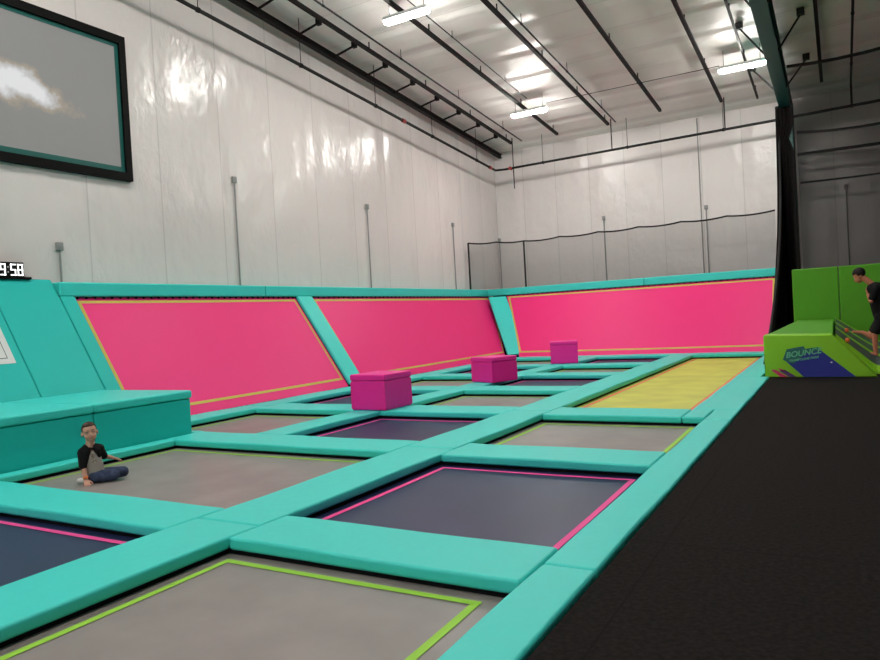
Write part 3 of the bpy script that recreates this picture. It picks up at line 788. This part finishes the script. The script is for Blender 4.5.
# front wedge with the logo
t = thing('jump_wedge', 'lime green wedge block with blue BOUNCE logo on the black deck', 'foam wedge', (-.4, 14.55, DECK))
bm = bmesh.new(); yf = 14.24-14.55
prism(bm, [(-.88, 0), (.90, 0), (.23, .76), (-.88, .79)], 'y', yf, .22)
bmesh.ops.bevel(bm, geom=bm.edges[:], offset=.018, segments=2, affect='EDGES')
link('body', bm, M['green'], t, True).modifiers.new('wn', 'WEIGHTED_NORMAL')
bm = bmesh.new(); prism(bm, [(-.55, .33), (-.24, .012), (.57, .012), (.03, .50), (-.06, .53), (-.5, .40)], 'y', yf-.004, yf+.002); link('blue_panel', bm, M['blue'], t)
bm = bmesh.new(); prism(bm, [(-.57, .33), (-.50, .52), (-.22, .57), (-.20, .52), (.01, .545), (.03, .485), (-.20, .43), (-.40, .25), (-.50, .29)], 'y', yf-.006, yf+.001); link('logo_block', bm, M['teal_print'], t)
bm = bmesh.new(); prism(bm, [(-.78, .145), (-.70, .15), (-.50, .015), (-.62, .015)], 'y', yf-.004, yf+.002); prism(bm, [(-.66, .17), (-.61, .17), (-.53, .12), (-.57, .11)], 'y', yf-.004, yf+.002); link('pink_streak', bm, M['pink_print'], t)
bm = bmesh.new(); prism(bm, [(-.64, .13), (-.55, .15), (-.36, .015), (-.48, .015)], 'y', yf-.004, yf+.002); link('purple_streak', bm, M['purple_print'], t)
bm = bmesh.new(); prism(bm, [(.185, .27), (.205, .285), (.225, .27), (.205, .255)], 'y', yf-.007, yf+.001); link('white_dot', bm, M['white'], t)
def lettering(txt, size, m, parent, loc, name, tilt=0, shear=.25, ext=.004):
    c = bpy.data.curves.new(name, 'FONT'); c.body = txt; c.size = size; c.extrude = ext; c.shear = shear; c.offset = size*.02
    o = bpy.data.objects.new(name, c); COL.objects.link(o)
    bpy.context.view_layer.update()
    me = bpy.data.meshes.new_from_object(o.evaluated_get(bpy.context.evaluated_depsgraph_get()))
    bpy.data.objects.remove(o)
    me.materials.clear(); me.materials.append(m)
    r = bpy.data.objects.new(name, me); COL.objects.link(r); r.parent = parent
    r.matrix_local = Matrix.Translation(loc) @ Matrix.Rotation(PI/2, 4, 'X') @ Matrix.Rotation(tilt, 4, 'Z')
    return r
lettering('BOUNCE', .142, M['mint_print'], t, (-.52, yf-.006, .36), 'logo_text', math.radians(8), .3)
lettering('TRAMPOLINE PARK', .056, M['mint_print'], t, (-.47, yf-.006, .285), 'logo_small_text', math.radians(8), .2)
# rear wedge, higher, with sloping sides
t = thing('landing_wedge', 'green raised pad behind the logo wedge, in front of the green wall pads', 'foam wedge', (-.5, 16.4, DECK))
bm = bmesh.new()
vb = [bm.verts.new((x, y, z)) for (x, y, z) in ((-.80, -1.58, 0), (.36, -1.58, 0), (.36, 1.5, 0), (-.42, 1.5, 0), (-.79, -1.58, .77), (.355, -1.58, .74), (.355, 1.5, .93), (-.40, 1.5, .94), (-.42, -.2, .92), (.355, -.2, .92))]
for q in ((0, 3, 2, 1), (0, 1, 5, 4), (1, 2, 6, 9, 5), (2, 3, 7, 6), (3, 0, 4, 8, 7), (4, 5, 9, 8), (8, 9, 6, 7)): bm.faces.new([vb[i] for i in q])
bmesh.ops.recalc_face_normals(bm, faces=bm.faces[:])
bmesh.ops.bevel(bm, geom=bm.edges[:], offset=.02, segments=2, affect='EDGES')
link('body', bm, M['green_dark'], t, True).modifiers.new('wn', 'WEIGHTED_NORMAL')
# striped curved run-up ramp
t = thing('striped_ramp', 'curved ramp with charcoal and green bands under the climbing person', 'ramp', (.6, 16.2, DECK))
def rz_(x, y):
    tt = max(0, min(1, (y-14.80)/3.1))**.5
    zn = max(.04, .74-1.05*(x+.17)); zf = .93*max(0, 1-(x+.1)/2.2)**1.8+.04
    return zn+(zf-zn)*tt
def ramp_strip(y0, y1, m, name):
    bm = bmesh.new(); k = 24; T = []; Bt = []
    for i in range(k+1):
        s = i/k; x = -.72+1.9*s
        T.append((bm.verts.new((x, y0, rz_(x+.6, y0+16.2))), bm.verts.new((x, y1, rz_(x+.6, y1+16.2))))); Bt.append((bm.verts.new((x, y0, 0)), bm.verts.new((x, y1, 0))))
    for i in range(k):
        bm.faces.new((T[i][0], T[i+1][0], T[i+1][1], T[i][1])); bm.faces.new((Bt[i][0], Bt[i][1], Bt[i+1][1], Bt[i+1][0]))
        bm.faces.new((T[i][0], Bt[i][0], Bt[i+1][0], T[i+1][0])); bm.faces.new((T[i][1], T[i+1][1], Bt[i+1][1], Bt[i][1]))
    bm.faces.new((T[0][0], T[0][1], Bt[0][1], Bt[0][0])); bm.faces.new((T[k][0], Bt[k][0], Bt[k][1], T[k][1]))
    bmesh.ops.recalc_face_normals(bm, faces=bm.faces[:])
    return link(name, bm, m, t)
ys = [-1.70, -1.25, -.70, -.45, .20, .40, 1.10, 1.25]
yn = -1.40
for w_, nm in ((.14, 'green_band'), (.55, 'charcoal_band'), (.24, 'green_band'), (.62, 'charcoal_band'), (.24, 'green_band'), (.75, 'charcoal_band'), (.30, 'green_band')):
    ramp_strip(yn, yn+w_, M['grey_band'] if nm[0] == 'c' else M['green'], nm); yn += w_
for x, y, lb in ((.07, 14.92, 'small orange tag at the top of the striped ramp, lower one by the logo wedge'), (.07, 15.9, 'small orange tag at the top of the striped ramp, upper one')):
    bm = bmesh.new(); box(bm, -.035, .035, -.03, .03, 0, .08, .018, 2)
    tag(link('orange_tag', bm, M['orange'], None, True, (x, y, DECK+rz_(x, y)+.02)), lb, 'tag')

# ------------------------------------------------------------------ people
def capsule(bm, p, q, r0, r1, n=14, flat=1.0, fdir=None):
    """tapered limb with round ends, optionally flattened along fdir"""
    p = Vector(p); q = Vector(q); d = q-p; L = d.length; d.normalize()
    a = Vector((0, 0, 1)) if abs(d.z) < .9 else Vector((1, 0, 0))
    x = d.cross(a).normalized() if fdir is None else (Vector(fdir)-d*d.dot(Vector(fdir))).normalized()
    y = d.cross(x)
    rings = []
    prof = [(-r0*math.cos(k*PI/10), r0*math.sin(k*PI/10)) for k in range(1, 6)]+[(L+r1*math.sin(k*PI/10), r1*math.cos(k*PI/10)) for k in range(0, 5)]
    for s, r in prof:
        rings.append([bm.verts.new(p+d*s+(x*math.cos(2*PI*k/n)*flat+y*math.sin(2*PI*k/n))*r) for k in range(n)])
    for A, B in zip(rings, rings[1:]):
        for k in range(n): bm.faces.new((A[k], A[(k+1) % n], B[(k+1) % n], B[k]))
    bm.faces.new(rings[0][::-1]); bm.faces.new(rings[-1])

def ellipsoid(bm, c, rx, ry, rz, rot=None):
    r = bmesh.ops.create_uvsphere(bm, u_segments=20, v_segments=14, radius=1)
    mtx = rot.to_4x4() if rot else Matrix.Identity(4)
    for v in r['verts']:
        v.co = Vector(c)+(mtx @ Vector((v.co.x*rx, v.co.y*ry, v.co.z*rz)))

def finish(name, bm, m, parent, vox=.006, smooth=4):
    o = link(name, bm, m, parent, True)
    r = o.modifiers.new('remesh', 'REMESH'); r.mode = 'VOXEL'; r.voxel_size = vox; r.use_smooth_shade = True
    s = o.modifiers.new('smooth', 'SMOOTH'); s.factor = .5; s.iterations = smooth
    return o

def hand(bm, wrist, fwd, up, side, s=1.0, spread=.28, curl=.2):
    """palm and five fingers; fwd along the palm, up = back of the hand, side = thumb side"""
    wrist = Vector(wrist); f = Vector(fwd).normalized(); uu = Vector(up); uu = (uu-f*f.dot(uu)).normalized(); sd = Vector(side); sd = (sd-f*f.dot(sd)-uu*uu.dot(sd)).normalized()
    for k in (-1, -.33, .33, 1): capsule(bm, wrist+sd*k*.012*s, wrist+f*.058*s+sd*k*.024*s, .013*s, .0105*s)
    for k, L in ((1, .046), (.36, .054), (-.30, .050), (-.95, .038)):
        b0 = wrist+f*.058*s+sd*k*.025*s; d1 = (f+sd*k*spread-uu*curl*.4).normalized(); d2 = (f+sd*k*spread-uu*curl*1.3).normalized()
        m_ = b0+d1*L*.55*s; capsule(bm, b0, m_, .0086*s, .0080*s, 10); capsule(bm, m_, m_+d2*L*.6*s, .0080*s, .0066*s, 10)
    b0 = wrist+f*.018*s+sd*.024*s; d1 = (f*.6+sd*.8-uu*.15).normalized(); d2 = (f*.85+sd*.45-uu*.25).normalized()
    m_ = b0+d1*.034*s; capsule(bm, b0, m_, .0115*s, .0095*s, 10); capsule(bm, m_, m_+d2*.028*s, .0095*s, .0078*s, 10)

# --- boy, local frame: x = towards the right of the picture, y = away from the camera, z up
bx_, by_, bz_ = -6.905, 4.640, -.127
ang = math.atan2(.83, .56)
boy = thing('person', 'boy in a black sleeved grey shirt and jeans sitting on the grey trampoline', 'person', (bx_, by_, bz_), ang)
hx_, hz_ = -.080, .545
bm = bmesh.new()
tilt = Matrix.Rotation(math.radians(-6), 3, 'Y') @ Matrix.Rotation(math.radians(6), 3, 'Z')
def H(x, y, z): return Vector((hx_, -.01, hz_)) + tilt @ Vector((x, y, z))
ellipsoid(bm, H(0, .010, .018), .071, .084, .082, tilt)           # skull
ellipsoid(bm, H(0, -.018, -.042), .058, .060, .062, tilt)         # face
ellipsoid(bm, H(0, -.045, -.083), .024, .022, .018, tilt)         # chin
ellipsoid(bm, H(-.032, -.05, -.045), .024, .020, .022, tilt); ellipsoid(bm, H(.032, -.05, -.045), .024, .020, .022, tilt)
capsule(bm, H(0, -.074, -.005), H(0, -.085, -.030), .007, .0105)   # nose
capsule(bm, H(-.010, -.078, -.034), H(.010, -.078, -.034), .007, .007)
capsule(bm, H(-.045, -.066, .012), H(.045, -.066, .012), .009, .009) # brow
for s in (-1, 1): ellipsoid(bm, H(s*.074, .012, -.020), .010, .017, .025, tilt)
capsule(bm, H(0, .012, -.06), (-.085, .01, .375), .041, .047)      # neck
capsule(bm, (-.140, .015, .338), (-.015, .02, .345), .040, .040)   # shoulders
capsule(bm, (-.080, .015, .33), (-.045, .03, .09), .085, .085, flat=.75, fdir=(0, 1, 0))
capsule(bm, (-.085, .03, .075), (.010, .03, .075), .07, .07)       # hips
# right arm (left in the picture) propped straight on the mat
capsule(bm, (-.155, .0, .345), (-.160, -.035, .19), .038, .030); capsule(bm, (-.160, -.035, .19), (-.140, -.075, .055), .029, .021)
hand(bm, (-.140, -.078, .045), (.12, -.75, -.42), (0, -.3, 1), (1, .1, 0), .92, .35, .15)
# left arm reaching out behind him
capsule(bm, (.0, .03, .345), (.045, .075, .255), .036, .028); capsule(bm, (.045, .075, .255), (.120, .10, .225), .027, .020)
hand(bm, (.125, .102, .222), (.8, .1, -.35), (.2, .3, 1), (0, -1, .1), .9, .25, .35)
# folded legs under the jeans
capsule(bm, (-.07, .0, .065), (.125, -.055, .058), .060, .047); capsule(bm, (.125, -.055, .055), (-.03, -.045, .045), .042, .030)
capsule(bm, (.01, .03, .07), (.215, .02, .070), .060, .047); capsule(bm, (.215, .02, .070), (.06, .12, .048), .042, .030)
capsule(bm, (-.03, -.045, .045), (-.15, .0, .035), .028, .024); capsule(bm, (.06, .12, .045), (-.02, .14, .035), .028, .024)
finish('body', bm, M['skin'], boy, .0045, 3)
# hair
bm = bmesh.new(); ellipsoid(bm, H(0, .014, .027), .074, .087, .078, tilt)
def cut_hair(bm):
    for v in list(bm.verts):
        p = tilt.inverted() @ (v.co-Vector((hx_, -.01, hz_)))
        if p.y < -.035 and p.z < .058 or (p.y < .03 and p.z < .0) or p.z < -.045: bm.verts.remove(v)
bmesh.ops.subdivide_edges(bm, edges=bm.edges[:], cuts=1, use_grid_fill=True)
cut_hair(bm)
h = link('hair', bm, M['hair'], boy, True); sm = h.modifiers.new('th', 'SOLIDIFY'); sm.thickness = .004
for s in (-1, 1):
    bm = bmesh.new(); ellipsoid(bm, H(s*.027, -.0672, .000), .0082, .008, .0036, tilt); e_ = link('eye', bm, M['eye_white'], boy, True)
    bm = bmesh.new(); ellipsoid(bm, H(s*.027, -.0742, .000), .0048, .0025, .0040, tilt); link('iris', bm, M['iris'], e_, True)
    bm = bmesh.new(); capsule(bm, H(s*.015, -.0755, .019), H(s*.041, -.068, .020), .0030, .0026, 8); link('eyebrow', bm, M['hair'], boy, True)
bm = bmesh.new(); capsule(bm, H(-.017, -.076, -.058), H(.017, -.076, -.058), .0058, .0058, 8); link('mouth', bm, M['lips'], boy, True)
# shirt
bm = bmesh.new()
capsule(bm, (-.080, .014, .292), (-.045, .028, .085), .092, .098, flat=.80, fdir=(0, 1, 0))
capsule(bm, (-.130, .013, .338), (-.030, .02, .344), .046, .046); capsule(bm, (-.09, .03, .075), (.012, .03, .070), .078, .076, flat=1)
shirt_o = finish('shirt_body', bm, M['shirt_grey'], boy, .006, 3)
bm = bmesh.new(); capsule(bm, (-.118, .005, .362), (-.160, -.006, .325), .050, .050); capsule(bm, (-.158, -.008, .335), (-.162, -.034, .190), .050, .041)
capsule(bm, (-.118, -.045, .335), (-.138, -.050, .23), .040, .026)
finish('sleeve', bm, M['black_cloth'], boy, .006, 3)
bm = bmesh.new(); capsule(bm, (-.045, .012, .362), (.0, .026, .345), .052, .056); capsule(bm, (.0, .028, .338), (.040, .072, .262), .054, .042); capsule(bm, (-.022, -.03, .345), (-.005, -.02, .28), .034, .022)
finish('sleeve', bm, M['black_cloth'], boy, .006, 3)
bm = bmesh.new(); tube(bm, [Vector((-.084, .002, .383))+Vector((.060*math.cos(a), .058*math.sin(a), .014*math.sin(a)-.006*math.cos(a))) for a in [2*PI*i/20 for i in range(21)]], .013, 8, False)
link('collar', bm, M['black_cloth'], boy, True)
bm = bmesh.new()      # faded print on the chest
grid(bm, 6, 8, lambda a, b: Vector((-.078+.060*(a-.5)+.03*(1-b), -.0745-.006*math.sin(a*PI)*1.0+.008*(1-b), .20+.13*b)))
cp = link('chest_print', bm, M['print'], boy); sw = cp.modifiers.new('wrap', 'SHRINKWRAP'); sw.target = shirt_o; sw.wrap_method = 'NEAREST_SURFACEPOINT'; sw.offset = .0025; sw.wrap_mode = 'OUTSIDE_SURFACE'
# jeans
bm = bmesh.new()
capsule(bm, (-.085, .03, .070), (.012, .03, .068), .079, .077)
capsule(bm, (-.06, .0, .068), (.128, -.055, .062), .069, .057); capsule(bm, (.128, -.055, .060), (-.05, -.035, .052), .054, .047)
capsule(bm, (.01, .03, .072), (.220, .02, .072), .069, .058); capsule(bm, (.220, .02, .070), (.06, .12, .052), .054, .045)
finish('jeans', bm, M['jeans'], boy, .007, 3)
bm = bmesh.new(); capsule(bm, (-.10, -.01, .036), (-.205, .02, .036), .030, .027); finish('sock', bm, M['white'], boy, .006, 2)
bm = bmesh.new(); capsule(bm, (.03, .13, .038), (-.05, .15, .036), .031, .026); finish('sock', bm, M['white'], boy, .006, 2)
bm = bmesh.new(); c0 = Vector((-.1425, -.0705, .075)); ax = (Vector((-.140, -.075, .055))-Vector((-.160, -.035, .19))).normalized()
tube(bm, [c0-ax*.011, c0+ax*.011], .0265, 14); link('wristband', bm, M['orange_band'], boy, True)

# --- second person, climbing the ramp, cut by the picture edge. local: x right, y away, z up
kid = thing('person', 'person in black shirt and shorts leaning forward up the striped ramp at the right edge', 'person', (.50, 15.6, DECK+rz_(.52, 15.5)+.045))
bm = bmesh.new()
hc = Vector((-.19, -.02, 1.47))
tk = Matrix.Rotation(math.radians(-35), 3, 'Y')
def K(x, y, z): return hc + tk @ Vector((x, y, z))
ellipsoid(bm, K(.015, 0, .025), .102, .078, .098, tk); ellipsoid(bm, K(-.045, 0, -.045), .062, .056, .072, tk)
capsule(bm, K(-.098, 0, -.02), K(-.112, 0, -.045), .010, .014); capsule(bm, K(-.06, 0, -.10), K(-.075, 0, -.09), .026, .022)
for s in (-1, 1): ellipsoid(bm, K(.01, s*.078, -.02), .020, .010, .030, tk)
capsule(bm, K(.03, 0, -.06), (.02, .0, 1.29), .052, .058)
capsule(bm, (.08, -.13, 1.21), (.08, .13, 1.21), .065, .065); capsule(bm, (.07, 0, 1.19), (.15, 0, .75), .14, .12, flat=1.15, fdir=(0, 1, 0))
capsule(bm, (.15, -.08, .66), (.15, .08, .66), .115, .115)
# arms
capsule(bm, (.06, -.17, 1.20), (-.02, -.24, .98), .052, .040); capsule(bm, (-.02, -.24, .98), (-.06, -.20, 1.10), .038, .030)
hand(bm, (-.065, -.195, 1.115), (-.3, .2, .9), (-1, 0, 0), (0, 1, .2), 1.2, .25, .6)
capsule(bm, (.08, .17, 1.20), (.20, .22, .98), .052, .040); capsule(bm, (.20, .22, .98), (.10, .20, .80), .038, .028)
hand(bm, (.095, .20, .785), (-.3, 0, -.9), (-1, 0, .2), (0, -1, 0), 1.2, .2, .5)
# supporting leg and stepping leg
capsule(bm, (.13, -.09, .62), (.02, -.12, .36), .085, .058); capsule(bm, (.02, -.12, .36), (.02, -.10, .02), .056, .036); capsule(bm, (.03, -.10, -.02), (-.14, -.11, -.02+.02), .036, .026)
capsule(bm, (.14, .09, .62), (-.03, .10, .36), .085, .058); capsule(bm, (-.03, .10, .30), (-.16, .10, .385), .056, .038); capsule(bm, (-.16, .10, .385), (-.33, .09, .405), .036, .024)
for q in range(5): capsule(bm, (-.14, -.135+.013*q, -.0), (-.165, -.137+.014*q, -.005), .011, .009, 8)
finish('body', bm, M['skin2'], kid, .008, 3)
bm = bmesh.new(); ellipsoid(bm, K(.03, 0, .042), .114, .096, .106, tk)
bmesh.ops.subdivide_edges(bm, edges=bm.edges[:], cuts=1, use_grid_fill=True)
for v in list(bm.verts):
    p = tk.inverted() @ (v.co-hc)
    if (p.x < -.03 and p.z < .055) or (p.x < .03 and p.z < -.01) or p.z < -.06: bm.verts.remove(v)
h = link('hair', bm, M['hair2'], kid, True); sm = h.modifiers.new('th', 'SOLIDIFY'); sm.thickness = .010
for s in (-1, 1):
    bm = bmesh.new(); ellipsoid(bm, K(-.092, s*.028, .0), .008, .013, .008, tk); link('eye', bm, M['eye_white'], kid, True)
bm = bmesh.new(); capsule(bm, K(-.098, -.02, -.072), K(-.098, .02, -.072), .007, .007, 8); link('mouth', bm, M['lips'], kid, True)
bm = bmesh.new()
capsule(bm, (.07, -.14, 1.215), (.08, .14, 1.215), .080, .080); capsule(bm, (.07, 0, 1.18), (.15, 0, .72), .158, .148, flat=1.15, fdir=(0, 1, 0))
capsule(bm, (.06, -.17, 1.20), (-.005, -.225, 1.03), .068, .062); capsule(bm, (.08, .17, 1.20), (.175, .21, 1.03), .068, .062)
finish('shirt', bm, M['black_cloth'], kid, .010, 3)
bm = bmesh.new()
capsule(bm, (.15, -.08, .67), (.15, .08, .67), .135, .135); capsule(bm, (.13, -.09, .62), (.045, -.115, .42), .105, .088); capsule(bm, (.14, .09, .62), (.02, .10, .42), .105, .088)
finish('shorts', bm, M['black_cloth'], kid, .010, 3)

# ------------------------------------------------------------------ world, camera, colour
W = bpy.data.worlds.new('World'); S.world = W; W.use_nodes = True
W.node_tree.nodes['Background'].inputs[0].default_value = (.5, .5, .5, 1); W.node_tree.nodes['Background'].inputs[1].default_value = .0

cd = bpy.data.cameras.new('camera'); cam = bpy.data.objects.new('camera', cd); COL.objects.link(cam)
R_ = Vector((0.867093, 0.495008, -0.055831)); U_ = Vector((0.040554, 0.041559, 0.998313)); F_ = Vector((-0.496493, 0.867894, -0.015961))
cam.matrix_world = Matrix(((R_.x, U_.x, -F_.x, 0), (R_.y, U_.y, -F_.y, 0), (R_.z, U_.z, -F_.z, 1.4), (0, 0, 0, 1)))
cd.sensor_width = 36; cd.sensor_fit = 'HORIZONTAL'; cd.lens = 28.766; cd.clip_start = .05; cd.clip_end = 200
S.camera = cam
S.view_settings.view_transform = 'Standard'; S.view_settings.look = 'None'; S.view_settings.gamma = 1; S.view_settings.use_curve_mapping = False
S.view_settings.exposure = 0.0
S.cycles.use_denoising = True
S.cycles.max_bounces = 8; S.cycles.diffuse_bounces = 5; S.cycles.transparent_max_bounces = 12
S.cycles.sample_clamp_indirect = 6
